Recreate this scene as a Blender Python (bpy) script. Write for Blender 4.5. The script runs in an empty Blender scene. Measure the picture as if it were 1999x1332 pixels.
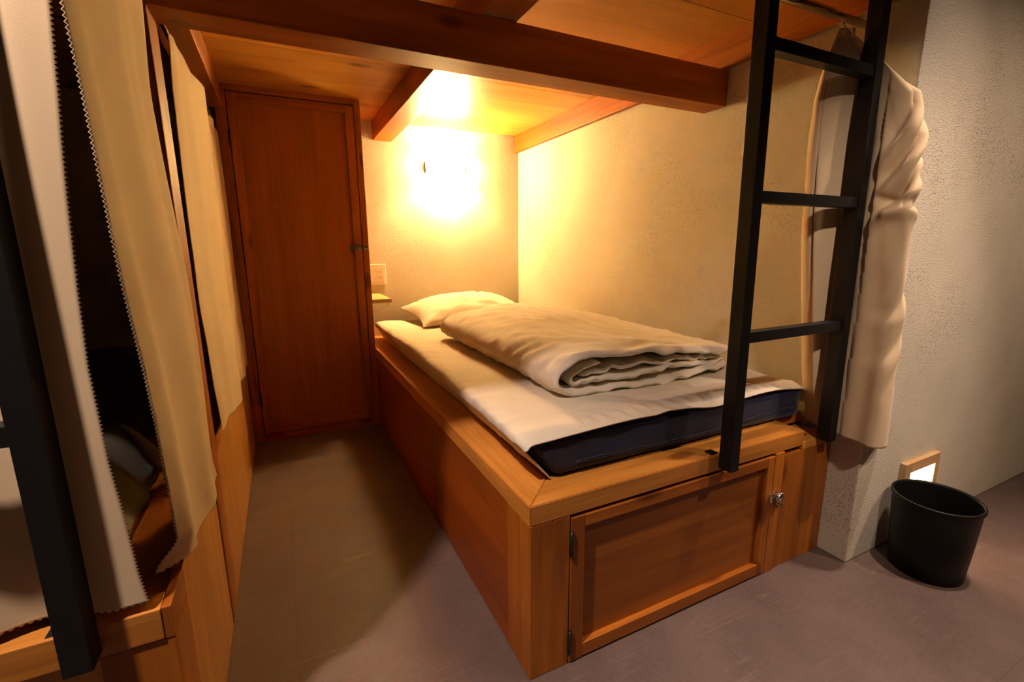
import bpy, bmesh, math, random
from mathutils import Vector, noise, Matrix
S = bpy.context.scene
COL = S.collection
PI = math.pi
# ---------------------------------------------------------------- camera
cam = bpy.data.cameras.new('camera'); camo = bpy.data.objects.new('camera', cam); COL.objects.link(camo)
camo.location = (-0.4081, -0.7543, 0.9372)
camo.rotation_euler = (1.3719, 0.0066, -0.4566)
cam.sensor_width = 36; cam.lens = 907.8 / 1999 * 36; cam.clip_start = 0.01
S.camera = camo
# ---------------------------------------------------------------- view, world
S.view_settings.view_transform = 'Standard'; S.view_settings.look = 'None'
S.view_settings.gamma = 1; S.view_settings.exposure = 0.0; S.view_settings.use_curve_mapping = False
w = bpy.data.worlds.new('world'); S.world = w; w.use_nodes = True
w.node_tree.nodes['Background'].inputs[0].default_value = (1, .75, .5, 1)
w.node_tree.nodes['Background'].inputs[1].default_value = 0.004
# ---------------------------------------------------------------- lights
LAMP_STRENGTH = 255.0
LAMP_COL = (1.0, .67, .27)
def spot(name, loc, target, power, col, size=100, blend=.6, rad=.035):
    l = bpy.data.lights.new(name, 'SPOT'); l.energy = power; l.color = col
    l.spot_size = math.radians(size); l.spot_blend = blend; l.shadow_soft_size = rad
    o = bpy.data.objects.new(name, l); COL.objects.link(o); o.location = loc
    o.rotation_euler = (Vector(target) - Vector(loc)).to_track_quat('-Z', 'Y').to_euler()
    return o
SPOT_R = (1.20, -.36, 2.38); SPOT_L = (-1.02, -.42, 2.38); SPOT_W = (1.62, -1.10, 2.38); FILL_M = (.15, -1.45, 2.38)
spot('spot_right', SPOT_R, (1.0, -.80, 0), 205, (1, .75, .62), 64, 1.0)
spot('spot_wall', SPOT_W, (1.40, -.27, .25), 106, (1, .71, .52), 68, .9)
spot('fill_middle', FILL_M, (1.05, -.1, .80), 120, (1, .77, .62), 30, .9, .05)  # added soft fill, brightens the gathered curtain and the wall end
spot('spot_left', SPOT_L, (-.80, -.28, 0), 250, (1, .77, .65), 80, .7)

# ---------------------------------------------------------------- materials
def newmat(name):
    m = bpy.data.materials.new(name); m.use_nodes = True
    nt = m.node_tree; return m, nt, nt.nodes, nt.links, nt.nodes['Principled BSDF']
def coords(nt, scale=(1, 1, 1), perobj=True):
    N, L = nt.nodes, nt.links
    tc = N.new('ShaderNodeTexCoord'); mp = N.new('ShaderNodeMapping'); mp.inputs['Scale'].default_value = scale
    if perobj:
        oi = N.new('ShaderNodeObjectInfo'); ad = N.new('ShaderNodeVectorMath'); ad.operation = 'ADD'
        cb = N.new('ShaderNodeCombineXYZ')
        for k, f in enumerate((3.1, 7.7, 5.3)):
            mu = N.new('ShaderNodeMath'); mu.operation = 'MULTIPLY'; mu.inputs[1].default_value = f
            L.new(oi.outputs['Random'], mu.inputs[0]); L.new(mu.outputs[0], cb.inputs[k])
        L.new(tc.outputs['Object'], ad.inputs[0]); L.new(cb.outputs[0], ad.inputs[1]); L.new(ad.outputs[0], mp.inputs[0])
    else:
        L.new(tc.outputs['Object'], mp.inputs[0])
    return mp.outputs[0]
def ramp(nt, fac, stops):
    r = nt.nodes.new('ShaderNodeValToRGB'); e = r.color_ramp.elements
    while len(e) < len(stops): e.new(.5)
    for k, (p, c) in enumerate(stops): e[k].position = p; e[k].color = (*c, 1)
    nt.links.new(fac, r.inputs[0]); return r.outputs[0]
def noise_tex(nt, vec, scale, detail=4, rough=.6, dist=0):
    n = nt.nodes.new('ShaderNodeTexNoise'); n.inputs['Scale'].default_value = scale
    n.inputs['Detail'].default_value = detail; n.inputs['Roughness'].default_value = rough
    n.inputs['Distortion'].default_value = dist
    nt.links.new(vec, n.inputs['Vector']); return n.outputs['Fac']
def mixc(nt, fac, a, b, mode='MIX'):
    m = nt.nodes.new('ShaderNodeMix'); m.data_type = 'RGBA'; m.blend_type = mode
    for inp, v in ((0, fac), (6, a), (7, b)):
        if isinstance(v, (int, float)): m.inputs[inp].default_value = v
        elif isinstance(v, tuple): m.inputs[inp].default_value = (*v, 1)
        else: nt.links.new(v, m.inputs[inp])
    return m.outputs[2]
def bump(nt, h, strength, dist=.002):
    b = nt.nodes.new('ShaderNodeBump'); b.inputs['Strength'].default_value = strength; b.inputs['Distance'].default_value = dist
    nt.links.new(h, b.inputs['Height']); return b.outputs[0]
def wood(name, c_lo, c_hi, axis, rough=.42, knots=True, across=14, fine=90, contrast=1.0):
    m, nt, N, L, P = newmat(name)
    ai = 'xyz'.index(axis)
    def sc(a, b): return tuple(a if k == ai else b for k in range(3))
    v0 = coords(nt)
    def mapped(s):
        mp = N.new('ShaderNodeMapping'); mp.inputs['Scale'].default_value = s; L.new(v0, mp.inputs[0]); return mp.outputs[0]
    broad = noise_tex(nt, mapped(sc(1.0, across * .55)), 1, 3, .5, .6)
    mid = noise_tex(nt, mapped(sc(2.2, across * 2.6)), 1, 4, .6, .5)
    fin = noise_tex(nt, mapped(sc(5, fine * 3)), 1, 3, .6)
    mean = tuple((a + b) / 2 for a, b in zip(c_lo, c_hi))
    col = ramp(nt, broad, [(.30, c_lo), (.5, mean), (.70, c_hi)])
    g = ramp(nt, mid, [(.32, (.74,) * 3), (.62, (1.08,) * 3)])
    col = mixc(nt, min(1, 1.0 * contrast), col, g, 'MULTIPLY')
    f = ramp(nt, fin, [(.35, (.80,) * 3), (.65, (1.06,) * 3)])
    col = mixc(nt, .6 * contrast, col, f, 'MULTIPLY')
    if knots:
        vo = N.new('ShaderNodeTexVoronoi'); vo.inputs['Scale'].default_value = 1; vo.inputs['Randomness'].default_value = 1
        L.new(mapped(sc(3.2, 7.5)), vo.inputs['Vector'])
        k = ramp(nt, vo.outputs['Distance'], [(.0, (.16, .08, .04)), (.10, (.4, .28, .2)), (.17, (1, 1, 1))])
        col = mixc(nt, .8, col, k, 'MULTIPLY')
    L.new(col, P.inputs['Base Color']); P.inputs['Roughness'].default_value = rough
    P.inputs['Specular IOR Level'].default_value = .3
    L.new(bump(nt, fin, .15, .0006), P.inputs['Normal'])
    return m
OR_LO, OR_HI = (.25, .062, .004), (.47, .145, .014)
WOODX = wood('stained_pine_x', OR_LO, OR_HI, 'x'); WOODY = wood('stained_pine_y', OR_LO, OR_HI, 'y'); WOODZ = wood('stained_pine_z', OR_LO, OR_HI, 'z')
RIMX = wood('rim_pine_x', (.44, .15, .020), (.68, .29, .055), 'x', .32); RIMY = wood('rim_pine_y', (.44, .15, .020), (.68, .29, .055), 'y', .32)
PLYX = wood('ceiling_plywood', (.46, .18, .022), (.64, .30, .055), 'x', .4, True, 8, 60, .55)
VENZ = wood('veneer_z', (.31, .088, .006), (.40, .125, .010), 'z', .42, False, 22, 110, .5)
VENX = wood('veneer_x', (.25, .068, .005), (.36, .108, .011), 'x', .4, False, 22, 110, .6)
PANY_SHADED = wood('side_panel_shaded_wood', (.20, .040, .004), (.30, .070, .007), 'y', .38, False, 10, 80, .8)  # shade on the bed's aisle side is put into this darker, redder colour
PANL = wood('left_panel_wood', (.50, .21, .045), (.62, .29, .075), 'z', .42, False, 12, 80, .7)
PALEW = wood('pale_frame_wood', (.52, .30, .13), (.66, .42, .20), 'x', .4, False)
SHELFW = wood('shelf_wood', (.55, .42, .14), (.62, .50, .2), 'x', .4, False)

def plain(name, col, rough=.5, metal=0, spec=.5, bumps=None):
    m, nt, N, L, P = newmat(name)
    v = coords(nt)
    n = noise_tex(nt, v, 40, 3)
    c = ramp(nt, n, [(.3, tuple(x * .88 for x in col)), (.7, tuple(min(1, x * 1.06) for x in col))])
    L.new(c, P.inputs['Base Color']); P.inputs['Roughness'].default_value = rough; P.inputs['Metallic'].default_value = metal
    P.inputs['Specular IOR Level'].default_value = spec
    if bumps:
        L.new(bump(nt, noise_tex(nt, v, bumps[0], 3), bumps[1], bumps[2]), P.inputs['Normal'])
    return m
def plaster(name, base):
    m, nt, N, L, P = newmat(name)
    v = coords(nt, perobj=False)
    big = noise_tex(nt, v, 2.2, 3)
    patch = ramp(nt, noise_tex(nt, v, 3.1, 4, .6), [(.46, (0, 0, 0)), (.62, (1, 1, 1))])
    vo = N.new('ShaderNodeTexVoronoi'); vo.inputs['Scale'].default_value = 190; L.new(v, vo.inputs['Vector'])
    pit = ramp(nt, vo.outputs['Distance'], [(.12, (1, 1, 1)), (.32, (0, 0, 0))])
    pm = N.new('ShaderNodeMath'); pm.operation = 'MULTIPLY'; L.new(pit, pm.inputs[0]); L.new(patch, pm.inputs[1])
    fine = noise_tex(nt, v, 260, 3, .7)
    c = ramp(nt, big, [(.3, tuple(x * .92 for x in base)), (.7, tuple(x * 1.05 for x in base))])
    c = mixc(nt, pm.outputs[0], c, tuple(x * .42 for x in base))
    L.new(c, P.inputs['Base Color']); P.inputs['Roughness'].default_value = .9; P.inputs['Specular IOR Level'].default_value = .15
    h = N.new('ShaderNodeMath'); h.operation = 'SUBTRACT'; L.new(fine, h.inputs[0]); L.new(pm.outputs[0], h.inputs[1])
    L.new(bump(nt, h.outputs[0], 1.0, .003), P.inputs['Normal'])
    return m
PLAST = plaster('plaster', (.66, .59, .46))
m, nt, N, L, P = newmat('floor_vinyl'); FLOORM = m
v = coords(nt, perobj=False)
c = ramp(nt, noise_tex(nt, v, 3.5, 5, .65), [(.3, (.092, .060, .049)), (.7, (.135, .092, .077))])
c2 = ramp(nt, noise_tex(nt, v, 90, 3), [(.3, (.86,) * 3), (.7, (1.08,) * 3)])
c = mixc(nt, .8, c, c2, 'MULTIPLY')
# scratches: thin level lines of two stretched noises
def scratches(rot, s):
    mp = N.new('ShaderNodeMapping'); mp.inputs['Rotation'].default_value = (0, 0, rot); mp.inputs['Scale'].default_value = s
    L.new(v, mp.inputs[0]); n = noise_tex(nt, mp.outputs[0], 1, 1, .4, 0)
    return ramp(nt, n, [(.494, (0, 0, 0)), (.5, (1, 1, 1)), (.506, (0, 0, 0))])
sA = scratches(.42, (.5, 26, 1)); sB = scratches(-.75, (.6, 22, 1))
msk = ramp(nt, noise_tex(nt, v, 6, 2), [(.5, (0, 0, 0)), (.62, (.5, .5, .5))])
sm = mixc(nt, 1.0, mixc(nt, 1.0, sA, sB, 'ADD'), msk, 'MULTIPLY')
c = mixc(nt, sm, c, (.19, .14, .115))
bt = N.new('ShaderNodeTexBrick'); bt.offset = 0; bt.inputs['Scale'].default_value = 1; bt.inputs['Brick Width'].default_value = .457
bt.inputs['Row Height'].default_value = .457; bt.inputs['Mortar Size'].default_value = .0012
bt.inputs['Color1'].default_value = (1, 1, 1, 1); bt.inputs['Color2'].default_value = (.96, .96, .96, 1); bt.inputs['Mortar'].default_value = (.72, .72, .72, 1)
L.new(v, bt.inputs['Vector']); c = mixc(nt, .7, c, bt.outputs['Color'], 'MULTIPLY')
L.new(c, P.inputs['Base Color']); P.inputs['Roughness'].default_value = .5; P.inputs['Specular IOR Level'].default_value = .35
L.new(bump(nt, noise_tex(nt, v, 30, 4), .12, .001), P.inputs['Normal'])

def fabric(name, col, bs=.25, scale=700, rough=.9, transl=0):
    m, nt, N, L, P = newmat(name)
    v = coords(nt)
    n = noise_tex(nt, v, 6, 3)
    c = ramp(nt, n, [(.3, tuple(x * .95 for x in col)), (.7, tuple(min(1, x * 1.03) for x in col))])
    L.new(c, P.inputs['Base Color']); P.inputs['Roughness'].default_value = rough; P.inputs['Specular IOR Level'].default_value = .2
    P.inputs['Sheen Weight'].default_value = .15
    L.new(bump(nt, noise_tex(nt, v, scale, 2), bs, .0004), P.inputs['Normal'])
    return m
CURT = fabric('curtain_cloth', (.66, .50, .31))
SHEET = fabric('bed_linen', (.78, .70, .56), .2)
QUILT = fabric('mattress_pad_cloth', (.68, .60, .46), .3, 300)
NAVY = fabric('navy_cloth', (.006, .008, .034), .3, 500, .6)
PIPE = fabric('navy_piping', (.02, .022, .05), .3, 500, .5)
GREYC = fabric('grey_cloth', (.15, .14, .10))
BLACK = plain('black_steel', (.008, .007, .007), .5, 0, .28)
BINM = plain('black_plastic', (.006, .006, .006), .45, 0, .22)
HINGE = plain('dark_steel', (.05, .045, .04), .35, .8)
CHROME = plain('chrome', (.75, .73, .70), .15, 1.0)
BRASS = plain('brass', (.7, .5, .18), .25, 1.0)
DARK = plain('dark_gap', (.02, .01, .005), .9)
PLATE = plain('ivory_plastic', (.80, .74, .60), .35)
SLOT = plain('socket_slot', (.10, .08, .05), .6)
TAG = plain('paper_tag', (.8, .72, .55), .8)
ROOMW = plaster('room_plaster', (.22, .16, .10))
CEILM = plain('room_ceiling', (.10, .08, .06), .9)
def emis(name, col, st):
    m = bpy.data.materials.new(name); m.use_nodes = True; nt = m.node_tree
    P = nt.nodes['Principled BSDF']; P.inputs['Base Color'].default_value = (.9, .85, .75, 1)
    P.inputs['Emission Color'].default_value = (*col, 1); P.inputs['Emission Strength'].default_value = st
    n = nt.nodes.new('ShaderNodeTexNoise'); n.inputs['Scale'].default_value = 8
    r = nt.nodes.new('ShaderNodeMapRange'); r.inputs['To Min'].default_value = st * .97; r.inputs['To Max'].default_value = st * 1.03
    nt.links.new(n.outputs['Fac'], r.inputs[0]); nt.links.new(r.outputs[0], P.inputs['Emission Strength'])
    return m
OPAL = emis('opal_lamp_shade', LAMP_COL, LAMP_STRENGTH)
NIGHT = emis('night_light_diffuser', (1, .62, .34), 38)
SPOTLENS = emis('spot_lens', (1, .8, .55), 3)

# ---------------------------------------------------------------- helpers
def obj(name, bm, mat, parent=None, smooth=False, orig=(0, 0, 0), kind=None):
    """bm holds world coordinates; they are stored relative to the thing's base"""
    base = Vector(orig)
    if parent is not None:
        base = Vector(parent['_b']) if '_b' in parent else Vector((0, 0, 0))
    bmesh.ops.translate(bm, verts=bm.verts, vec=-base)
    bmesh.ops.recalc_face_normals(bm, faces=bm.faces)
    me = bpy.data.meshes.new(name); bm.to_mesh(me); bm.free()
    for p in me.polygons: p.use_smooth = smooth
    me.materials.append(mat)
    o = bpy.data.objects.new(name, me); COL.objects.link(o)
    if parent is not None:
        o.parent = parent
        if parent.type == 'MESH': pass
    else: o.location = base
    if kind: o['kind'] = kind
    o['_b'] = tuple(base)
    return o
def child(name, bm, mat, parent, smooth=False):
    """part or sub-part; parent's base is the mesh frame"""
    o = obj(name, bm, mat, parent, smooth); return o
def thing(name, loc, label, cat, group=None):
    o = bpy.data.objects.new(name, None); COL.objects.link(o); o.location = loc; o.empty_display_size = .05
    o['label'] = label; o['category'] = cat; o['_b'] = tuple(loc)
    if group: o['group'] = group
    return o
def tag(o, label, cat, group=None):
    o['label'] = label; o['category'] = cat
    if group: o['group'] = group
    return o
def box(bm, x0, x1, y0, y1, z0, z1, bev=0.0):
    b = bmesh.new()
    vs = [b.verts.new((x, y, z)) for x in (x0, x1) for y in (y0, y1) for z in (z0, z1)]
    for f in ((0, 1, 3, 2), (4, 6, 7, 5), (0, 4, 5, 1), (2, 3, 7, 6), (0, 2, 6, 4), (1, 5, 7, 3)):
        b.faces.new([vs[i] for i in f])
    if bev: bmesh.ops.bevel(b, geom=b.edges[:], offset=bev, segments=2, affect='EDGES', profile=.5)
    merge(bm, b); return bm
def merge(bm, b):
    me = bpy.data.meshes.new('t'); b.to_mesh(me); bm.from_mesh(me); bpy.data.meshes.remove(me); b.free()
def B(x0, x1, y0, y1, z0, z1, bev=.0015): return box(bmesh.new(), x0, x1, y0, y1, z0, z1, bev)
def prism(bm, pts, z0, z1, bev=0):
    b = bmesh.new()
    lo = [b.verts.new((x, y, z0)) for x, y in pts]; hi = [b.verts.new((x, y, z1)) for x, y in pts]
    b.faces.new(lo[::-1]); b.faces.new(hi); n = len(pts)
    for i in range(n): b.faces.new((lo[i], lo[(i + 1) % n], hi[(i + 1) % n], hi[i]))
    if bev: bmesh.ops.bevel(b, geom=b.edges[:], offset=bev, segments=2, affect='EDGES')
    merge(bm, b); return bm
def tube(bm, pts, r, seg=10, close=True):
    pts = [Vector(p) for p in pts]; b = bmesh.new(); rings = []
    t0 = (pts[1] - pts[0]).normalized(); up = Vector((0, 0, 1)) if abs(t0.z) < .9 else Vector((1, 0, 0))
    nrm = t0.cross(up).normalized()
    for i, p in enumerate(pts):
        t = (pts[min(i + 1, len(pts) - 1)] - pts[max(i - 1, 0)]).normalized()
        nrm = (nrm - t * nrm.dot(t)).normalized(); bn = t.cross(nrm)
        rr = r[i] if isinstance(r, (list, tuple)) else r
        rings.append([b.verts.new(p + (nrm * math.cos(a) + bn * math.sin(a)) * rr) for a in [2 * PI * k / seg for k in range(seg)]])
    for i in range(len(rings) - 1):
        for k in range(seg):
            b.faces.new((rings[i][k], rings[i][(k + 1) % seg], rings[i + 1][(k + 1) % seg], rings[i + 1][k]))
    if close: b.faces.new(rings[0][::-1]); b.faces.new(rings[-1])
    merge(bm, b); return bm
def lathe(bm, prof, cx, cy, seg=64):
    b = bmesh.new(); rings = []
    for r, z in prof:
        rings.append([b.verts.new((cx + r * math.cos(2 * PI * k / seg), cy + r * math.sin(2 * PI * k / seg), z)) for k in range(seg)])
    for i in range(len(rings) - 1):
        for k in range(seg): b.faces.new((rings[i][k], rings[i][(k + 1) % seg], rings[i + 1][(k + 1) % seg], rings[i + 1][k]))
    b.faces.new(rings[0][::-1]); b.faces.new(rings[-1])
    merge(bm, b); return bm
def grid(f, nu, nv, thick=0.0):
    """sheet through f(u,v), optionally with thickness along its normals"""
    P = [[Vector(f(i / (nu - 1), j / (nv - 1))) for j in range(nv)] for i in range(nu)]
    b = bmesh.new()
    def surf(Q): return [[b.verts.new(q) for q in row] for row in Q]
    if thick:
        Nn = [[None] * nv for _ in range(nu)]
        for i in range(nu):
            for j in range(nv):
                du = P[min(i + 1, nu - 1)][j] - P[max(i - 1, 0)][j]; dv = P[i][min(j + 2, nv - 1)] - P[i][max(j - 2, 0)]
                n = du.cross(dv); Nn[i][j] = n.normalized() if n.length > 1e-12 else Vector((0, 0, 1))
        A = surf([[P[i][j] + Nn[i][j] * thick / 2 for j in range(nv)] for i in range(nu)])
        C = surf([[P[i][j] - Nn[i][j] * thick / 2 for j in range(nv)] for i in range(nu)])
        for i in range(nu - 1):
            for j in range(nv - 1):
                b.faces.new((A[i][j], A[i + 1][j], A[i + 1][j + 1], A[i][j + 1])); b.faces.new((C[i][j], C[i][j + 1], C[i + 1][j + 1], C[i + 1][j]))
        for i in range(nu - 1):
            for j in (0, nv - 1): b.faces.new((A[i][j], A[i + 1][j], C[i + 1][j], C[i][j]))
        for j in range(nv - 1):
            for i in (0, nu - 1): b.faces.new((A[i][j], A[i][j + 1], C[i][j + 1], C[i][j]))
    else:
        A = surf(P)
        for i in range(nu - 1):
            for j in range(nv - 1): b.faces.new((A[i][j], A[i + 1][j], A[i + 1][j + 1], A[i][j + 1]))
    return b
def lerp(a, b, t): return a + (b - a) * t
def interp(tab, x):
    """piecewise linear table [(x, value...)] ascending x"""
    if x <= tab[0][0]: return tab[0][1:]
    for a, b in zip(tab, tab[1:]):
        if x <= b[0]:
            t = (x - a[0]) / (b[0] - a[0]); return tuple(lerp(p, q, t) for p, q in zip(a[1:], b[1:]))
    return tab[-1][1:]
def sm(t): t = max(0, min(1, t)); return t * t * (3 - 2 * t)
def nz(x, y, z): return noise.noise(Vector((x, y, z)))
def tooth(j): return .5 if j % 2 else -.5

# ---------------------------------------------------------------- the setting
XB, YB, YC, ZC = 1.031, 2.083, 1.719, 1.632
RX0, RX1, RY0, RZ1 = -2.3, 3.6, -2.3, 2.45
obj('floor', B(RX0, RX1, RY0, YB + .1, -.08, 0, 0), FLOORM, kind='structure')
obj('wall_back', B(RX0, XB + .1, YB, YB + .1, 0, RZ1, 0), PLAST, kind='structure')
obj('wall_right', B(XB, RX1, -.081, YB, 0, RZ1, .004), PLAST, kind='structure')
obj('wall_left', B(RX0 - .1, RX0, RY0, YB, 0, RZ1, 0), ROOMW, kind='structure')
obj('wall_front', B(RX0, RX1, RY0 - .1, RY0, 0, RZ1, 0), ROOMW, kind='structure')
obj('wall_far_right', B(RX1, RX1 + .1, RY0, -.081, 0, RZ1, 0), ROOMW, kind='structure')
obj('ceiling', B(RX0, RX1, RY0, YB, RZ1, RZ1 + .1, 0), CEILM, kind='structure')
# spotlight fittings over the aisle; the last one houses the added fill light
for p, side in ((SPOT_R, 'above the foot of the right bunk'), (SPOT_L, 'above the foot of the left bunk'), (SPOT_W, 'aimed at the plaster wall by the bin'), (FILL_M, 'added as fill for the gathered curtain')):
    t = thing('ceiling_spotlight', (p[0], p[1], RZ1), 'small black ceiling spotlight ' + side, 'light', 'ceiling spotlights')
    child('housing', lathe(bmesh.new(), [(.038, RZ1), (.04, RZ1 - .05), (.036, RZ1 - .05), (.034, RZ1 - .002)], p[0], p[1], 32), BLACK, t, True)

# ---------------------------------------------------------------- bunk deck overhead
X0L = -1.63
deck = thing('bunk_deck', (0, 0, 1.53), 'plywood and pine deck of the upper bunk overhead, carried on beams', 'bunk')
for (a, b_) in ((-.015, .379), (.381, 1.229), (1.231, YB)):
    child('plywood_panel', B(X0L, XB - .003, a, b_ - (.003 if b_ == YB else 0), ZC, ZC + .024, .0008), PLYX, deck)
child('joist', B(.118, .221, .02, YB - .003, 1.5302, ZC, .002), WOODY, deck)
child('joist', B(XB - .028, XB - .003, .02, YB - .003, 1.5302, ZC, .002), WOODY, deck)
child('joist', B(-.662, -.572, .02, YC - .003, 1.5302, ZC, .002), WOODY, deck)
child('front_fascia', B(X0L, XB - .003, -.02, .02, 1.53, 1.70, .002), WOODX, deck)
child('crossbeam', B(-.598, XB - .003, .4793, .5745, 1.41, 1.5257, .002), WOODX, deck)
obj('wooden_post', B(-.694, -.5985, .4793, .5745, 0, 1.5257, .002), WOODZ)
tag(bpy.data.objects['wooden_post'], 'square pine post between the two tan curtains, under the left end of the beam', 'post')

# ---------------------------------------------------------------- closet
cl = thing('closet', (-.3, YC, 0), 'tall wooden closet with a framed door at the end of the aisle', 'closet')
child('side_board', B(-.02, 0, YC + .02, YB, 0, ZC, .001), WOODZ, cl)
child('side_board', B(-.60, -.58, YC + .02, YB, 0, ZC, .001), WOODZ, cl)
child('frame_stile', B(-.60, -.5575, YC, YC + .022, 0, ZC, .001), WOODZ, cl)
child('frame_stile', B(-.0285, 0, YC, YC + .022, 0, ZC, .001), WOODZ, cl)
child('top_rail', B(-.5570, -.029, YC, YC + .022, 1.606, ZC, .001), WOODX, cl)
child('bottom_rail', B(-.5570, -.47, YC, YC + .022, 0, .034, .001), WOODX, cl)
child('bottom_rail', B(-.468, -.029, YC, YC + .022, 0, .034, .001), WOODX, cl)
cd = child('door', B(-.515, -.068, YC + .012, YC + .018, .085, 1.568, .0), VENZ, cl)
def frame_rect(x0, x1, z0, z1, wl, wr, wt, wb, y0, y1, names, mv, mh, parent):
    child('door_stile', B(x0, x0 + wl, y0, y1, z0, z1, .001), mv, parent); child('door_stile', B(x1 - wr, x1, y0, y1, z0, z1, .001), mv, parent)
    child('door_rail', B(x0 + wl + .0004, x1 - wr - .0004, y0, y1, z1 - wt, z1, .001), mh, parent); child('door_rail', B(x0 + wl + .0004, x1 - wr - .0004, y0, y1, z0, z0 + wb, .001), mh, parent)
frame_rect(-.5535, -.0315, .038, 1.602, .038, .038, .036, .055, YC + .002, YC + .02, None, WOODZ, WOODX, cd)
for z in (1.41, .22): child('hinge', tube(bmesh.new(), [(-.5552, YC - .002, z - .032), (-.5552, YC - .002, z + .032)], .0042), HINGE, cd, True)
bm = bmesh.new(); box(bm, -.094, -.036, YC - .004, YC + .001, .929, .951, .001); box(bm, -.052, -.040, YC - .010, YC, .931, .949, .001)
box(bm, -.024, -.004, YC - .005, YC + .001, .929, .951, .001); tube(bm, [(-.03, YC - .002, .936), (-.026, YC - .018, .936), (-.012, YC - .018, .936), (-.008, YC - .002, .936)], .0022, 8)
la = child('latch', bm, CHROME, cd)
for x, z in ((-.078, .940), (-.014, .942)): child('screw', tube(bmesh.new(), [(x, YC - .0085, z), (x, YC - .003, z)], .0042, 12), HINGE, cd, True)

# ---------------------------------------------------------------- right bed box
H, T = .42, .0452
bed = thing('bed_box', (.5, 1.0, 0), 'wooden storage bed box with mitred rim and hatch, under the white mattress', 'bed')
child('side_panel', B(0.001, .02, .1115, YB, 0, H - T, .001), PANY_SHADED, bed)
child('corner_post', B(0, .0975, 0, .111, 0, H - T - .0005, .0015), WOODZ, bed)
bm = bmesh.new(); prism(bm, [(0, 0), (0, YC - .002), (.099, YC - .002), (.099, .0995)], H - T, H, .0018); child('rim_board', bm, RIMY, bed)
bm = bmesh.new(); prism(bm, [(0.0006, 0), (.0996, .0992), (.889, .0992), (.889, 0)], H - T, H, .0018); child('rim_board', bm, RIMX, bed)
child('rim_board', B(0, .099, YC, YB, H - T, H, .0015), RIMY, bed)
child('platform_board', B(.0995, XB - .001, .0998, YB, H - .03, H - .0005, .001), WOODX, bed)
child('ladder_ledge', B(.8895, XB - .001, .001, .0993, H - .06, H - .036, .0015), RIMX, bed)
# hatch
hx0, hx1 = .0995, .766
ht = child('hatch', B(.133, .740, .0125, .019, .030, .350, 0), VENX, bed)
child('hatch_stile', B(hx0, .135, -.003, .017, .004, .3675, .0012), WOODZ, ht)
child('hatch_stile', B(.7385, hx1, -.003, .017, .004, .3675, .0012), WOODZ, ht)
child('hatch_rail', B(.1354, .738, -.003, .017, .340, .3675, .0012), WOODX, ht)
child('hatch_rail', B(.1354, .738, -.003, .017, .006, .040, .0012), WOODX, ht)
for z0, z1 in ((.278, .338), (.028, .088)): child('hinge', tube(bmesh.new(), [(.0993, -.005, z0), (.0993, -.005, z1)], .0042), HINGE, ht, True)
child('front_board', B(.7685, .806, -.003, .017, 0, H - T - .001, .0012), WOODZ, bed)
child('front_board', B(.807, .926, .002, .02, 0, H - .0605, .0012), WOODZ, bed)
child('front_board', B(.9275, XB - .001, .002, .02, 0, H - .0605, .0012), WOODZ, bed)
# cam lock with ring and brass padlock body
bm = bmesh.new(); zl = .243
box(bm, .757, .775, -.008, -.002, zl - .013, zl + .013, .0012)
tube(bm, [(.785, -.022, zl + .004), (.785, -.003, zl + .004)], .011, 16)
for k in range(7):
    a = k * 2 * PI / 7; tube(bm, [(.786 + .010 * math.cos(a), -.016, zl + .004 + .010 * math.sin(a)), (.786 + .0125 * math.cos(a), -.020, zl + .004 + .0125 * math.sin(a))], .0032, 8)
tube(bm, [(.786 + .014 * math.cos(a), -.014, zl - .006 + .014 * math.sin(a)) for a in [PI * (-.9 + 1.8 * k / 14) for k in range(15)]], .002, 8)
lk = child('lock', bm, CHROME, bed, True)
child('padlock_body', B(.780, .797, -.019, -.009, zl - .030, zl - .016, .002), BRASS, lk)

# ---------------------------------------------------------------- left bed box
lb = thing('bed_box', (-1.1, 1.0, 0), 'wooden bed box half hidden by the pale curtains on the left', 'bed')
HL = .424
child('side_panel', B(-.618, -.6005, .098, .4750, 0, HL, .001), PANL, lb)
child('side_panel', B(-.618, -.6005, .577, YC - .004, 0, HL, .001), PANL, lb)
child('corner_post', B(-.69, -.600, 0.002, .0975, 0, HL - .052, .001), WOODZ, lb)
child('corner_cheek', B(-.612, -.600, 0.001, .0975, HL - .0515, HL, .0008), WOODZ, lb)
child('front_board', B(X0L, -.6905, .008, .024, 0, HL - .05, .001), PANL, lb)
child('rim_board', B(X0L, -.6125, -.001, .04, HL - .05, HL, .0015), RIMX, lb)
child('rim_board', B(-.70, -.6125, .0405, .4785, HL - .03, HL - .004, .0015), WOODY, lb)
child('rim_board', B(-.70, -.6185, .576, YB, HL - .03, HL - .004, .0015), WOODY, lb)
child('platform_board', B(X0L, -.7005, .0405, YB, HL - .04, HL - .012, .001), WOODX, lb)

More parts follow.
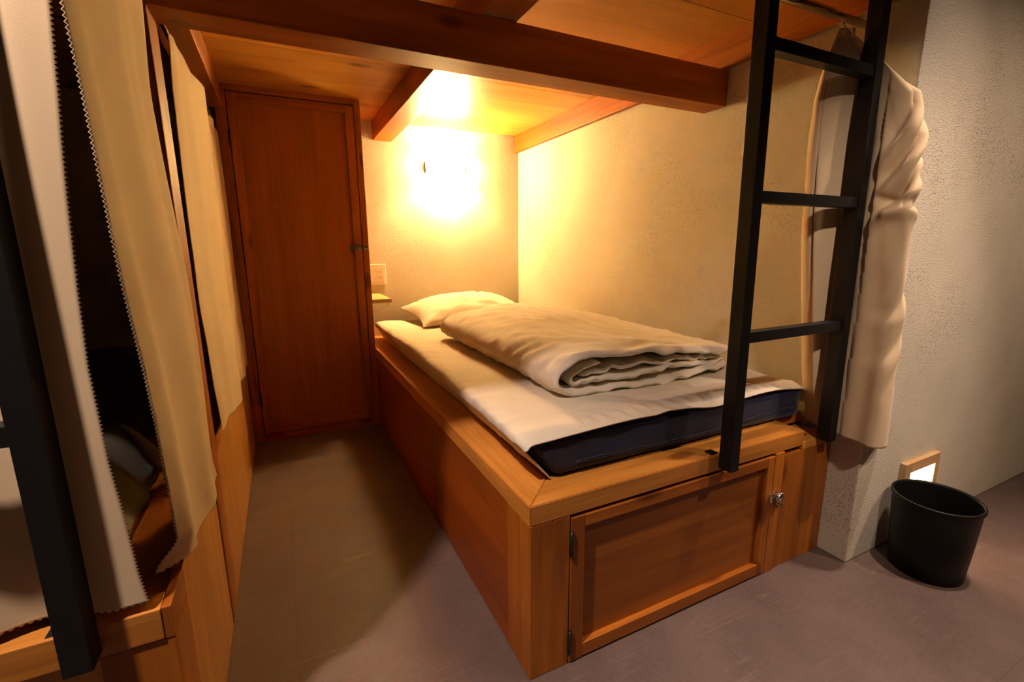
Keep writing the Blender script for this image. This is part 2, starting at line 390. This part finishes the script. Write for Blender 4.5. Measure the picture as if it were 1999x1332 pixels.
# ---------------------------------------------------------------- ladders
def ladder(xa, xb, loc_y, label, tilt):
    t = thing('ladder', (xa, loc_y, .385), label, 'ladder', 'bunk ladders')
    def lean(bm):
        for v in bm.verts: v.co.y += (v.co.z - .385) * tilt
        return bm
    y0, y1 = loc_y - .018, loc_y + .018
    child('stile', lean(B(xa, xa + .030, y0, y1, .385, 2.2, .0012)), BLACK, t)
    child('stile', lean(B(xb, xb + .032, y0, y1, .385, 2.2, .0012)), BLACK, t)
    for z in (.722, 1.045, 1.358, 1.68, 2.0): child('rung', lean(B(xa + .0302, xb - .0002, y0 + .004, y1 - .004, z - .013, z + .013, .001)), BLACK, t)
    for x in (xa - .022, xb - .026): 
        bm = bmesh.new(); box(bm, x, x + .0215, .004, .026, H + .0002, H + .0045, .0006); tube(bm, [(x + .010, .015, H + .004), (x + .010, .015, H + .0065)], .0035, 10)
        child('bracket', bm, BLACK, t)
    return t
ladder(.542, .946, -.0185, 'black steel ladder at the foot of the bed with the white mattress', .009)
ladder(-1.12, -.715, -.0195, 'black steel ladder cut by the left edge, in front of the pale curtain', .009)

# ---------------------------------------------------------------- mattress
mx0, mx1, my0, my1, mz0, mz1 = .054, .985, .072, 1.99, .42, .529
def rbox(nx, ny, nz_, lo, hi, r, post=None):
    b = bmesh.new(); lo = Vector(lo); hi = Vector(hi); cache = {}
    def vert(i, j, k):
        key = (i, j, k)
        if key in cache: return cache[key]
        p = Vector((lerp(lo.x, hi.x, i / nx), lerp(lo.y, hi.y, j / ny), lerp(lo.z, hi.z, k / nz_)))
        q = Vector([min(max(p[a], lo[a] + r), hi[a] - r) for a in range(3)])
        d = p - q
        if d.length > 1e-9: p = q + d.normalized() * r
        if post: p = post(p)
        cache[key] = b.verts.new(p); return cache[key]
    for i in range(nx):
        for j in range(ny):
            for k in (0, nz_): b.faces.new([vert(i, j, k), vert(i + 1, j, k), vert(i + 1, j + 1, k), vert(i, j + 1, k)])
    for i in range(nx):
        for k in range(nz_):
            for j in (0, ny): b.faces.new([vert(i, j, k), vert(i + 1, j, k), vert(i + 1, j, k + 1), vert(i, j, k + 1)])
    for j in range(ny):
        for k in range(nz_):
            for i in (0, nx): b.faces.new([vert(i, j, k), vert(i, j + 1, k), vert(i, j + 1, k + 1), vert(i, j, k + 1)])
    return b
def mshape(x, y, z):
    """lean of the left side, sag and swell of the mattress"""
    f = max(0, min(1, (z - mz0) / (mz1 - mz0)))
    L_ = max(0, 1 - (x - mx0) / .25)
    x += L_ * (1 - f) * .052
    x -= L_ * f * .040 * max(0, 1 - (y - my0) / 1.1)
    y += max(0, 1 - (y - my0) / .2) * (1 - f) * .003
    z += f * (.006 * nz(x * 4, y * 4, 3) - .012 * sm((x - .7) / .3) * sm((.5 - y) / .5) - .022 * sm((y - .9) / 1.0))
    x += f * .006 * nz(2, y * 5, 1) * L_
    return Vector((x, y, z))
def mpost(p):
    q = mshape(p.x, p.y, p.z)
    if p.z > mz0 + .01 and p.z < mz1 - .01 and p.y < my0 + .03:
        q.y += .004 * nz(p.x * 9, p.z * 30, 5)
    return q
mt = thing('mattress', (.5, 1.0, .42), 'thick navy blue mattress lying on the right bed box', 'mattress')
child('mattress_body', rbox(48, 60, 10, (mx0 + .006, my0, mz0), (mx1, my1, mz1), .026, mpost), NAVY, mt, True)
bm = bmesh.new()
for zz in (.446, .4505): tube(bm, [(x, my0 + .003 * (1 - (zz - mz0) / .09) - .0012, zz + .004 * math.sin(x * 9) + .006 * sm((x - .6) / .3)) for x in [.16 + k * .78 / 40 for k in range(41)]], .0016, 6)
child('zipper', bm, PIPE, mt, True)

# pad / fitted sheet over the mattress
def pad(u, v):
    # u runs from the lower left side over the top to the right; v from the front hem to the head
    off = .0070
    s = u
    y = lerp(my0 + .004, my1 + .004, v ** 1.5)
    Rr = .03
    # cross profile
    segs = [.088, PI / 2 * Rr, .88, PI / 2 * Rr, .03]
    tot = sum(segs); d = s * tot
    if d < segs[0]: x = mx0 - off; z = mz1 - Rr - segs[0] + d
    elif d < segs[0] + segs[1]:
        a = (d - segs[0]) / Rr; x = mx0 - off + Rr * (1 - math.cos(a)); z = mz1 + off - Rr + Rr * math.sin(a) - off * (1 - math.sin(a)) * 0
    elif d < sum(segs[:3]): x = mx0 - off + Rr + (d - segs[0] - segs[1]) / .88 * (mx1 - mx0 + 2 * off - 2 * Rr); z = mz1 + off
    elif d < sum(segs[:4]):
        a = (d - sum(segs[:3])) / Rr; x = mx1 + off - Rr + Rr * math.sin(a); z = mz1 + off - Rr + Rr * math.cos(a)
    else: x = mx1 + off; z = mz1 - Rr - (d - sum(segs[:4]))
    z = max(z, mz0 + .004)
    # front hem rolls over the edge by a wavy drop
    topness = sm((z - mz1 + .03) / .03)
    front = max(0, 1 - (y - my0) / .036)
    drop = .015 + .010 * math.sin(x * 12 + .9) - .010 * sm((x - .38) / .06) * (1 - sm((x - .5) / .1))
    if topness > 0:
        z -= topness * (front ** 2) * drop
        y -= topness * (front ** 2) * .0125
    # quilting puffs near the hem, gathers behind them
    g = max(0, 1 - abs(y - my0 - .035) / .03)
    if topness > .9:
        z += g * .004 * math.sin(x * 150 + 3 * nz(x * 8, 0, 0)) * sm((x - .12) / .2)
        z -= .0025 * math.exp(-((y - my0 - .085 - .01 * math.sin(x * 5)) / .004) ** 2)
    # wrinkles of the cloth on the side and near the corner
    side = 1 - sm((x - mx0) / .12)
    wv = .0055 * nz(x * 6, y * 24 + z * 26, 2) * side + .0028 * nz(x * 14 - y * 9, y * 15 + x * 6, 7) + .0012 * nz(x * 60, y * 30, 4)
    p = mshape(x, y, z); wv *= sm((y - my0 + .01) / .10) * .8 + .2
    if side > .3 and z < mz1 - .01: p.x -= abs(wv) + .002
    else: p.z += wv
    return p
po = obj('mattress_pad', grid(pad, 150, 170, .003), QUILT, None, True, (.5, 1.0, .42))
tag(po, 'cream quilted pad stretched over the navy mattress, front hem wavy', 'bedding')

# ---------------------------------------------------------------- pillow
def pillow():
    b = bmesh.new(); n = 60; W, D, Hh = .345, .22, .112
    top = {}; bot = {}
    for i in range(n + 1):
        for j in range(n + 1):
            u = -1 + 2 * i / n; v = -1 + 2 * j / n
            x = W * u * (1 - .10 * (1 - v * v)); y = D * v * (1 - .12 * (1 - u * u))
            prof = ((1 - abs(u) ** 2.4) * (1 - abs(v) ** 2.4))
            h = Hh * max(0, prof) ** .55
            wr = .008 * nz(u * 3 + v * 2.2, v * 5 - u, 4) + .006 * nz(u * 8 - v * 7, v * 5 + u * 3, 9) + .003 * nz(u * 20 - v * 16, v * 6, 2)
            edge = max(abs(u), abs(v)); fal = 1 - sm((edge - .85) / .15)
            zt = h * 1.0 + wr * fal; zb = -h * .42
            top[i, j] = b.verts.new((x, y, zt))
            bot[i, j] = top[i, j] if (i in (0, n) or j in (0, n)) else b.verts.new((x, y, zb))
    for i in range(n):
        for j in range(n):
            b.faces.new((top[i, j], top[i + 1, j], top[i + 1, j + 1], top[i, j + 1]))
            f = (bot[i, j], bot[i, j + 1], bot[i + 1, j + 1], bot[i + 1, j])
            if len(set(f)) == 4 and not all(q in top.values() for q in ()): 
                try: b.faces.new(f)
                except ValueError: pass
    M = Matrix.Translation((.56, 1.81, .562)) @ Matrix.Rotation(math.radians(2), 4, 'Z') @ Matrix.Rotation(math.radians(7), 4, 'X')
    bmesh.ops.transform(b, matrix=M, verts=b.verts)
    return b
po = obj('pillow', pillow(), SHEET, None, True, (.55, 1.8, .52))
tag(po, 'white pillow at the head of the right bed, below the wall lamp', 'pillow')

# ---------------------------------------------------------------- folded duvet
def ribbon(path, th, y0f, y1f, seed, ny=90, ns=110):
    """soft quilted layer: path in x-z, swept in y, thick in the middle and closed at every edge"""
    pts = [Vector((x, 0, z)) for x, z in path]
    # Catmull-Rom resample
    fine = []
    P_ = [pts[0]] + pts + [pts[-1]]
    for a in range(1, len(P_) - 2):
        for k in range(16):
            t = k / 16; p0, p1, p2, p3 = P_[a - 1], P_[a], P_[a + 1], P_[a + 2]
            fine.append(.5 * ((2 * p1) + (-p0 + p2) * t + (2 * p0 - 5 * p1 + 4 * p2 - p3) * t * t + (-p0 + 3 * p1 - 3 * p2 + p3) * t ** 3))
    fine.append(pts[-1])
    cum = [0]
    for a, b_ in zip(fine, fine[1:]): cum.append(cum[-1] + (b_ - a).length)
    tot = cum[-1]
    def at(s):
        d = s * tot
        for k in range(len(cum) - 1):
            if d <= cum[k + 1]: return fine[k].lerp(fine[k + 1], (d - cum[k]) / max(1e-9, cum[k + 1] - cum[k]))
        return fine[-1].copy()
    b = bmesh.new(); top = []; bot = []
    for i in range(ns + 1):
        s = i / ns; p = at(s); q = at(min(1, s + .01)); r = at(max(0, s - .01)); t = (q - r).normalized()
        n = Vector((-t.z, 0, t.x))
        rt = []; rb = []
        for j in range(ny + 1):
            v = j / ny
            vv = .5 - .5 * math.cos(PI * v)
            y = lerp(y0f(p.x, s), y1f(p.x, s), vv)
            es = min(1, (min(s, 1 - s) * tot) / .02); ev = min(1, min(vv, 1 - vv) / .035)
            e = math.sqrt(max(0, 1 - (1 - es) ** 2)) * math.sqrt(max(0, 1 - (1 - ev) ** 2))
            hh = th * e * (1 + .25 * nz(p.x * 5 + seed, y * 5, p.z * 9))
            f = dome(p.x, y)
            base = Vector((p.x, y, .532 + (p.z - .532) * f))
            lw = math.exp(-((p.x - .22) / .12) ** 2)
            wr = .007 * nz(p.x * 6 + seed, y * 6, p.z * 20) + .0052 * nz(p.x * 22 + y * 14, y * 8 - p.x * 11, seed + p.z * 20) + .003 * (1 - abs(nz(p.x * 9 - y * 13, y * 3 + p.x * 2, seed + 2)) * 2) + .002 * nz(p.x * 14, y * 34, seed) + lw * .006 * nz(p.x * 9 + p.z * 22 - y * 8, y * 30 + p.z * 26, seed)
            endw = math.exp(-min(v, 1 - v) * 9) * .010 * nz(s * 22 + seed, seed, v * 4)
            base = base + n * (wr + endw) 
            fr = math.exp(-((y - .25) / .12) ** 2) * .010 * nz(p.x * 13, y * 9, seed + 3) + math.exp(-((y - .25) / .06) ** 2) * .004 * nz(p.x * 34, y * 20, seed + 7)
            base.z += fr
            rt.append(b.verts.new(base + n * hh)); rb.append(b.verts.new(base - n * hh) if (0 < i < ns and 0 < j < ny) else None)
        top.append(rt); bot.append(rb)
    for i in range(ns + 1):
        for j in range(ny + 1):
            if bot[i][j] is None: bot[i][j] = top[i][j]
    for i in range(ns):
        for j in range(ny):
            b.faces.new((top[i][j], top[i + 1][j], top[i + 1][j + 1], top[i][j + 1]))
            try: b.faces.new((bot[i][j], bot[i][j + 1], bot[i + 1][j + 1], bot[i + 1][j]))
            except ValueError: pass
    return b
def dome(x, y):
    return 1 + .36 * math.exp(-(((x - .68) / .30) ** 2 + ((y - .98) / .30) ** 2)) - .10 * sm((y - 1.1) / .3) * (1 - sm((x - .25) / .3)) - .05 * sm((.35 - y) / .2) * sm((x - .5) / .3)
fy0 = lambda x, s: .235 + .012 * math.sin(x * 7) + .05 * max(0, (x - .55)) + .03 * sm((x - .78) / .15)
fy1 = lambda x, s: 1.245 - .06 * max(0, x - .2) + .012 * math.sin(x * 9)
bm = bmesh.new()
outer = [(.925, .592), (.80, .607), (.62, .628), (.45, .638), (.33, .634), (.255, .617), (.218, .588), (.235, .556), (.30, .545), (.45, .543), (.62, .544), (.78, .545), (.90, .546)]
merge(bm, ribbon(outer, .0105, fy0, fy1, 1))
mid = [(.36, .607), (.315, .610), (.275, .598), (.262, .581), (.285, .568), (.36, .566), (.50, .571), (.64, .572), (.76, .568), (.885, .563)]
merge(bm, ribbon(mid, .0095, lambda x, s: fy0(x, s) + .012, lambda x, s: fy1(x, s) - .03, 5, 60, 90))
inner = [(.365, .592), (.32, .592), (.305, .588), (.36, .585), (.50, .597), (.64, .593), (.78, .584), (.90, .576)]
merge(bm, ribbon(inner, .0085, lambda x, s: fy0(x, s) + .02, lambda x, s: fy1(x, s) - .04, 9, 60, 90))
bmesh.ops.transform(bm, matrix=Matrix.Translation((-.408, -.754, .937)) @ Matrix.Scale(1.004, 4) @ Matrix.Translation((.408, .754, -.937)) @ Matrix.Translation((0, 0, .537)) @ Matrix.Scale(1.07, 4, (0, 0, 1)) @ Matrix.Translation((0, 0, -.532)), verts=bm.verts)
po = obj('duvet', bm, SHEET, None, True, (.55, .75, .53))
tag(po, 'cream duvet folded in thick layers on the middle of the mattress', 'duvet')

# ---------------------------------------------------------------- wall lamp
lx, lz = .535, 1.405
wl = thing('wall_lamp', (lx, YB, lz), 'glowing opal wall lamp on the plaster above the pillow', 'lamp')
def shade(u, v):
    a = PI * (1.02 - 1.04 * u); return (lx + .118 * math.cos(a), YB - .012 - .085 * math.sin(a) ** 1.0, lz - .075 + .15 * v)
child('lamp_shade', grid(shade, 33, 8, .003), OPAL, wl, True)
for xx in (lx - .1245, lx + .1215): child('side_clip', B(xx, xx + .003, YB - .022, YB - .0005, lz - .034, lz + .034, .0005), HINGE, wl)
bl = bpy.data.lights.new('bulb', 'POINT'); bl.energy = 50; bl.color = LAMP_COL; bl.shadow_soft_size = .028
bo = bpy.data.objects.new('bulb', bl); COL.objects.link(bo); bo.location = (0, -.058, 0); bo.parent = wl
child('back_plate', B(lx - .05, lx + .05, YB - .008, YB - .0005, lz - .05, lz + .05, .001), PLATE, wl)

# ---------------------------------------------------------------- outlet, shelf, hook
ot = thing('wall_outlet', (.09, YB, .784), 'ivory double power outlet on the back wall beside the closet', 'outlet')
child('cover_plate', B(.028, .148, YB - .008, YB - .0005, .724, .845, .003), PLATE, ot)
child('socket_insert', B(.040, .136, YB - .0095, YB - .0078, .742, .827, .0008), PLATE, ot)
for x in (.108, .120):
    for z in (.764, .800): child('socket_slot', B(x - .0012, x + .0012, YB - .0102, YB - .0085, z - .004, z + .004, 0), SLOT, ot)
child('indicator', B(.056, .059, YB - .0102, YB - .0085, .781, .785, 0), SLOT, ot)
sh = obj('wall_shelf', B(.0005, .100, YC + .003, YB - .03, .655, .676, .0015), SHELFW, None, False, (.05, 1.9, .655))
tag(sh, 'small pale wooden shelf below the power outlet, beside the closet', 'shelf')
bm = bmesh.new(); tube(bm, [(.085, 1.76, .6545), (.085, 1.76, .640), (.080, 1.76, .630), (.060, 1.76, .618), (.035, 1.76, .612), (.0015, 1.76, .613)], .0016, 8)
child('wire_hook', bm, CHROME, sh, True)

# ---------------------------------------------------------------- floor-level night light
nl = thing('night_light', (1.37, -.081, .2), 'wood-framed glowing night light low on the wall, behind the bin', 'light')
x0, x1, z0, z1 = 1.262, 1.474, .118, .272
yf = -.098
child('frame_side', B(x0, x0 + .034, yf, -.0815, z0, z1, .001), PALEW, nl); child('frame_side', B(x1 - .026, x1, yf, -.0815, z0, z1, .001), PALEW, nl)
child('frame_rail', B(x0 + .0342, x1 - .0262, yf, -.0815, z1 - .034, z1, .001), PALEW, nl); child('frame_rail', B(x0 + .0342, x1 - .0262, yf, -.0815, z0, z0 + .03, .001), PALEW, nl)
child('diffuser', B(x0 + .0345, x1 - .0265, -.0905, -.0818, z0 + .0305, z1 - .0345, .0), NIGHT, nl)

# ---------------------------------------------------------------- bin
cx, cy, h, rt, rb = 1.2182, -.1965, .2298, .1018, .0864
prof = [(.0, .0)] if 0 else [(rb - .006, 0.0), (rb, .004), (lerp(rb, rt, .5), h / 2), (rt - .002, h - .012), (rt + .0018, h - .010), (rt + .0018, h - .002), (rt, h), (rt - .004, h - .001), (rt - .0045, h - .008), (lerp(rb, rt, .5) - .004, h / 2), (rb - .004, .008), (.01, .007)]
bn = obj('waste_bin', lathe(bmesh.new(), prof, cx, cy), BINM, None, True, (cx, cy, 0))
tag(bn, 'round black waste bin standing on the floor by the wall', 'bin')

# ---------------------------------------------------------------- curtains
# A: tan curtain on the aisle side of the left bunk, in front of the post
AL = [(.43, .05), (.467, .060), (.52, .058), (.60, .056), (.683, .048), (.76, .038), (.831, .022), (.90, .008), (.957, .0), (1.05, -.006), (1.137, -.008), (1.2, -.012), (1.5, -.01)]
AR = [(.43, .40), (.49, .37), (.53, .375), (.64, .417), (.744, .443), (.87, .450), (.99, .428), (1.11, .405), (1.2, .395), (1.243, .40), (1.36, .445), (1.41, .465), (1.5, .47)]
def curtA(u, v):
    z = lerp(.446, 1.47, v)
    yl = interp(AL, z)[0]; yr = interp(AR, z)[0]
    t = u
    y = lerp(yl, yr, t)
    x = -.603 + (1.45 - z) * .023
    amp = lerp(.006, .009, min(1, (1.47 - z) / .9))
    x += amp * math.sin(t * 9.5 + .6 + 1.3 * z) * sm(t * 5) * sm((1 - t) * 6) + .004 * nz(t * 5, z * 3.2, 4) - .006 * math.exp(-((t - .62) / .08) ** 2) * sm((z - .9) / .4)
    # left edge curls back into the bunk, most of all near the hem
    cu = max(0, 1 - t / .14)
    low = sm((1.0 - z) / .5)
    x -= cu ** 1.6 * lerp(.003, .011, low)
    if z < .50:   # lower left corner folded inwards
        k = sm((.50 - z) / .055); kk = max(0, 1 - t / .22)
        x -= kk * k * .034; y += 0
    z -= .012 * math.sin(t * PI) * (1 - v) ** 6
    j = int(round(v * 339))
    if u == 0: x += tooth(j) * .0036; y -= tooth(j) * .001
    if v == 0: z += tooth(int(round(u * 79))) * .0034
    return (x, y, z)
po = obj('curtain', grid(curtA, 80, 340, .0012), CURT, None, True, (-.6, .2, 1.47))
tag(po, 'wide tan curtain with pinked edge nearest the camera on the aisle side, before the post', 'curtain', 'curtains of the left bunk')
# B: tan curtain behind the post
BL = [(.40, .66), (.473, .664), (.586, .628), (.695, .618), (.806, .590), (.906, .602), (1.018, .602), (1.14, .622), (1.2, .635), (1.31, .653), (1.39, .686), (1.5, .70)]
def curtB(u, v):
    # plan line with a big fold, sagging between hooks
    plan = [(0, .62, -.597), (.30, .85, -.592), (.55, 1.12, -.578), (.60, 1.15, -.600), (.66, 1.18, -.618), (.85, 1.45, -.588), (.90, 1.47, -.604), (1, 1.68, -.597)]
    y, x = interp(plan, u)
    ztop = 1.435 + .015 * abs(math.sin(u * PI * 2.6 + .2)) - .02 * sm((u - .6) / .1)
    zb = .452 - .035 * sm((u - .2) / .35) - .008 * math.sin(u * 8)
    z = lerp(zb, ztop, v)
    y += (interp(BL, z)[0] - .62) * (1 - u)
    x += (1.45 - z) * .004 + .004 * nz(u * 7, z * 3, 8) + .003 * math.sin(u * 26) * (1 - v * .4)
    if .2 < u < .62: y -= .10 * (1.45 - z) * sm((u - .2) / .3) * .9
    j = int(round(v * 239))
    if u == 0: y += tooth(j) * .0034
    if v == 0: z += tooth(int(round(u * 139))) * .003
    x = max(x, -.5985) if z < HL + .01 else x
    return (x, y, z)
po = obj('curtain', grid(curtB, 140, 240, .0012), CURT, None, True, (-.6, 1.1, 1.45))
tag(po, 'tan curtain behind the post, hanging beside the closet', 'curtain', 'curtains of the left bunk')
# C: pale curtain across the front of the left bunk
CE = [(.44, -.624), (.487, -.629), (.578, -.633), (.659, -.638), (.79, -.640), (.888, -.636), (.99, -.630), (1.06, -.625), (1.118, -.620), (1.174, -.616), (1.25, -.610), (1.5, -.603)]
def curtC(u, v):
    z = lerp(.440, 1.47, v); xe = interp(CE, z)[0]
    x = lerp(xe, X0L + .02, u)
    y = -.004 + .028 * sm(u / .10) * sm((u - .02) / .08) - .024 * sm((u - .12) / .10) + .012 * math.sin(u * 30 + z * 1.2) * sm((u - .25) / .2) + .003 * nz(u * 12, z * 3, 2)
    y += .004
    if z < .47: y = max(y, -.003)
    j = int(round(v * 359))
    if u == 0: x += tooth(j) * .0036
    if v == 0: z += tooth(int(round(u * 219))) * .0034
    return (x, y, z)
po = obj('curtain', grid(curtC, 220, 360, .0012), CURT, None, True, (-1.1, 0, 1.47))
tag(po, 'pale grey-beige curtain behind the left ladder, with a straight pinked edge', 'curtain', 'curtains of the left bunk')
# rods
r1 = thing('curtain_rod', (-.615, 1.0, 1.49), 'thin steel curtain rod under the joist above the tan curtains', 'curtain rod')
child('rod', tube(bmesh.new(), [(-.617, .5755, 1.487), (-.617, YC - .002, 1.487)], .0062, 12), CHROME, r1, True)
for y in (.72, .98, 1.24, 1.30, 1.56): child('hook', tube(bmesh.new(), [(-.617, y, 1.495), (-.610, y, 1.487), (-.606, y, 1.470), (-.600, y, 1.445)], .0014, 6), CHROME, r1, True)
r2 = thing('curtain_rod', (.2, .035, 1.49), 'steel curtain rod above the foot of the right bed', 'curtain rod')
child('rod', tube(bmesh.new(), [(-.56, .035, 1.489), (XB - .0005, .035, 1.489)], .0092, 14), CHROME, r2, True)
child('rod_sleeve', tube(bmesh.new(), [(.45, .035, 1.489), (.845, .035, 1.489)], .0112, 14), CHROME, r2, True)
for x in (.885, .897): child('ring', tube(bmesh.new(), [(x + .009 * math.cos(a) * .3, .035 + .011 * math.cos(a), 1.486 + .013 * math.sin(a)) for a in [2 * PI * k / 16 for k in range(17)]], .0013, 6), CHROME, r2, True)
bm = bmesh.new(); tube(bm, [(.889, .03, 1.474), (.888, .02, 1.455), (.884, .018, 1.44)], .0014, 6)
child('hook', bm, CHROME, r2, True)

# D: right curtain, gathered and twisted into a bundle round the corner
# closed plan outlines at several heights: behind the ladder stile, through the gap, round the wall corner
DO = [
 (.405, [(.985,.030),(1.00,.060),(1.018,.055),(1.024,.02),(1.024,-.03),(1.025,-.080),(1.06,-.088),(1.115,-.090),(1.085,-.112),(1.03,-.135),(.985,-.120),(.984,-.07),(.985,-.01)]),
 (.52,  [(.965,.035),(.985,.070),(1.012,.070),(1.024,.03),(1.024,-.03),(1.025,-.080),(1.05,-.088),(1.080,-.095),(1.06,-.120),(1.02,-.135),(.985,-.120),(.984,-.07),(.984,0)]),
 (.75,  [(.925,.040),(.945,.080),(.99,.085),(1.022,.05),(1.024,-.02),(1.024,-.078),(1.040,-.090),(1.048,-.105),(1.035,-.125),(1.01,-.135),(.988,-.115),(.984,-.06),(.982,.01)]),
 (1.0,  [(.885,.045),(.91,.085),(.97,.095),(1.015,.06),(1.023,-.01),(1.023,-.075),(1.027,-.095),(1.018,-.115),(1.00,-.128),(.982,-.120),(.980,-.085),(.983,-.04),(.980,.015)]),
 (1.2,  [(.868,.045),(.89,.085),(.95,.095),(1.005,.06),(1.022,-.01),(1.023,-.070),(1.025,-.090),(1.016,-.110),(1.00,-.122),(.982,-.112),(.980,-.080),(.983,-.04),(.975,.017)]),
 (1.30, [(.865,.045),(.885,.080),(.94,.088),(.99,.06),(1.015,-.005),(1.018,-.050),(1.018,-.072),(1.010,-.090),(1.00,-.095),(.985,-.088),(.981,-.060),(.983,-.02),(.960,.018)]),
 (1.40, [(.868,.040),(.88,.058),(.905,.062),(.94,.050),(.965,.030),(.975,.012),(.980,.004),(.982,-.004),(.981,-.010),(.980,-.008),(.979,.002),(.965,.012),(.93,.020)]),
 (1.462,[(.884,.034),(.886,.038),(.892,.040),(.898,.038),(.903,.036),(.905,.034),(.906,.032),(.906,.030),(.905,.028),(.903,.027),(.900,.027),(.895,.028),(.889,.030)])]
def outline(z, a):
    for (z0_, P0), (z1_, P1) in zip(DO, DO[1:]):
        if z <= z1_ or P1 is DO[-1][1]:
            t = max(0, min(1, (z - z0_) / (z1_ - z0_))); break
    n = len(P0); Q = [Vector((lerp(p[0], q[0], t), lerp(p[1], q[1], t), 0)) for p, q in zip(P0, P1)]
    k = int(a * n) % n; f = a * n - int(a * n)
    p0, p1, p2, p3 = Q[(k - 1) % n], Q[k], Q[(k + 1) % n], Q[(k + 2) % n]
    c = .5 * ((2 * p1) + (-p0 + p2) * f + (2 * p0 - 5 * p1 + 4 * p2 - p3) * f * f + (-p0 + 3 * p1 - 3 * p2 + p3) * f ** 3)
    tg_ = (p2.lerp(p3, f) - p0.lerp(p1, f)); tg_ = tg_.normalized() if tg_.length > 1e-6 else Vector((1, 0, 0))
    return c, Vector((-tg_.y, tg_.x, 0))
def curtD(u, v):
    z = lerp(.402, 1.462, v)
    c, n = outline(z, u)
    fr = sm((u - .47) / .09) * sm((.86 - u) / .08)   # front lobe, the part that shows right of the stile
    s = (u - .40) / .46
    # oblique twisted folds, from the upper right down to the stile
    d = 0
    for z0_, k_, w_, a_ in ((1.43, .26, .026, .018), (1.345, .27, .020, .020), (1.245, .24, .017, .016), (1.17, .16, .016, .012), (.995, -.07, .013, .012), (.87, .12, .02, .005), (.78, .14, .02, .004)):
        q = (z - (z0_ - k_ * s + .02 * nz(s * 3, z0_ * 5, 1))) / w_
        d += .72 * a_ * (math.exp(-q * q) - .75 * math.exp(-((q + 1.9) / 1.3) ** 2))
    d = fr * d * sm((1.45 - z) / .1) + .004 * nz(u * 9, z * 6, 3) * sm((1.43 - z) / .1)
    d += fr * .005 * nz(u * 20 + z * 12, z * 9, 8) * sm((.95 - z) / .2) * sm((z - .5) / .1)
    d += (1 - fr) * .006 * math.sin(u * 40 + z * 3) * sm((1.43 - z) / .1)
    p = c - n * d if OUTW else c + n * d
    x, y = p.x, p.y
    if v == 0: z += tooth(int(round(u * 199))) * .003
    z += (.012 * math.sin(u * 2 * PI + 1.0)) * (1 - v) ** 10
    if x > XB - .004 and y > -.085:
        if x - XB < y + .081: x = XB - .004
        else: y = -.085
    if .930 < x < .983 and -.045 < y < .010 and z < 1.45:   # keep clear of the stile
        if y > -.012 and x < .975: y = .010
        elif x > .96: x = .983
        else: y = -.045
    return (x, y, z)
OUTW = True
po = obj('curtain', grid(curtD, 200, 240, .0012), CURT, None, True, (.96, -.04, 1.45))
tag(po, 'beige curtain gathered into a twisted bundle behind the right ladder, at the wall corner', 'curtain')
tg = obj('paper_tag', B(.893, .906, .008, .010, 1.437, 1.457, .0004), TAG, po); 

# ---------------------------------------------------------------- left bunk interior
def lmat(p): return Vector((p.x, p.y, p.z + .004 * nz(p.x * 5, p.y * 5, 0)))
mo = obj('mattress', rbox(20, 36, 6, (X0L + .03, .40, HL - .012), (-.80, 1.98, HL + .07), .025, lmat), NAVY, None, True, (-1.1, 1, .42))
tag(mo, 'dark mattress inside the left bunk, seen through the curtain gap', 'mattress')
def crumple(u, v):
    x = lerp(-1.2, -.715, u); y = lerp(.17, .62, v)
    e = min(u, 1 - u, v, 1 - v); hgt = .075 * math.sqrt(min(1, e / .25))
    z = HL + .075 + hgt * (.8 + .5 * nz(x * 9, y * 9, 1)) + .016 * nz(x * 24, y * 20, 5) * min(1, e * 6)
    k = sm((u - .86) / .14); z -= .085 * k
    x += .015 * nz(y * 14, z * 9, 3) * u
    return (x, y, z)
po = obj('blanket', grid(crumple, 60, 60, .004), GREYC, None, True, (-.95, .4, HL + .07))
tag(po, 'crumpled grey blanket in the shade of the left bunk', 'blanket')
for o in list(bpy.data.objects):
    if '_b' in o: del o['_b']
    if o.parent is None and o.type == 'MESH' and o.name.startswith('curtain_rod'): pass
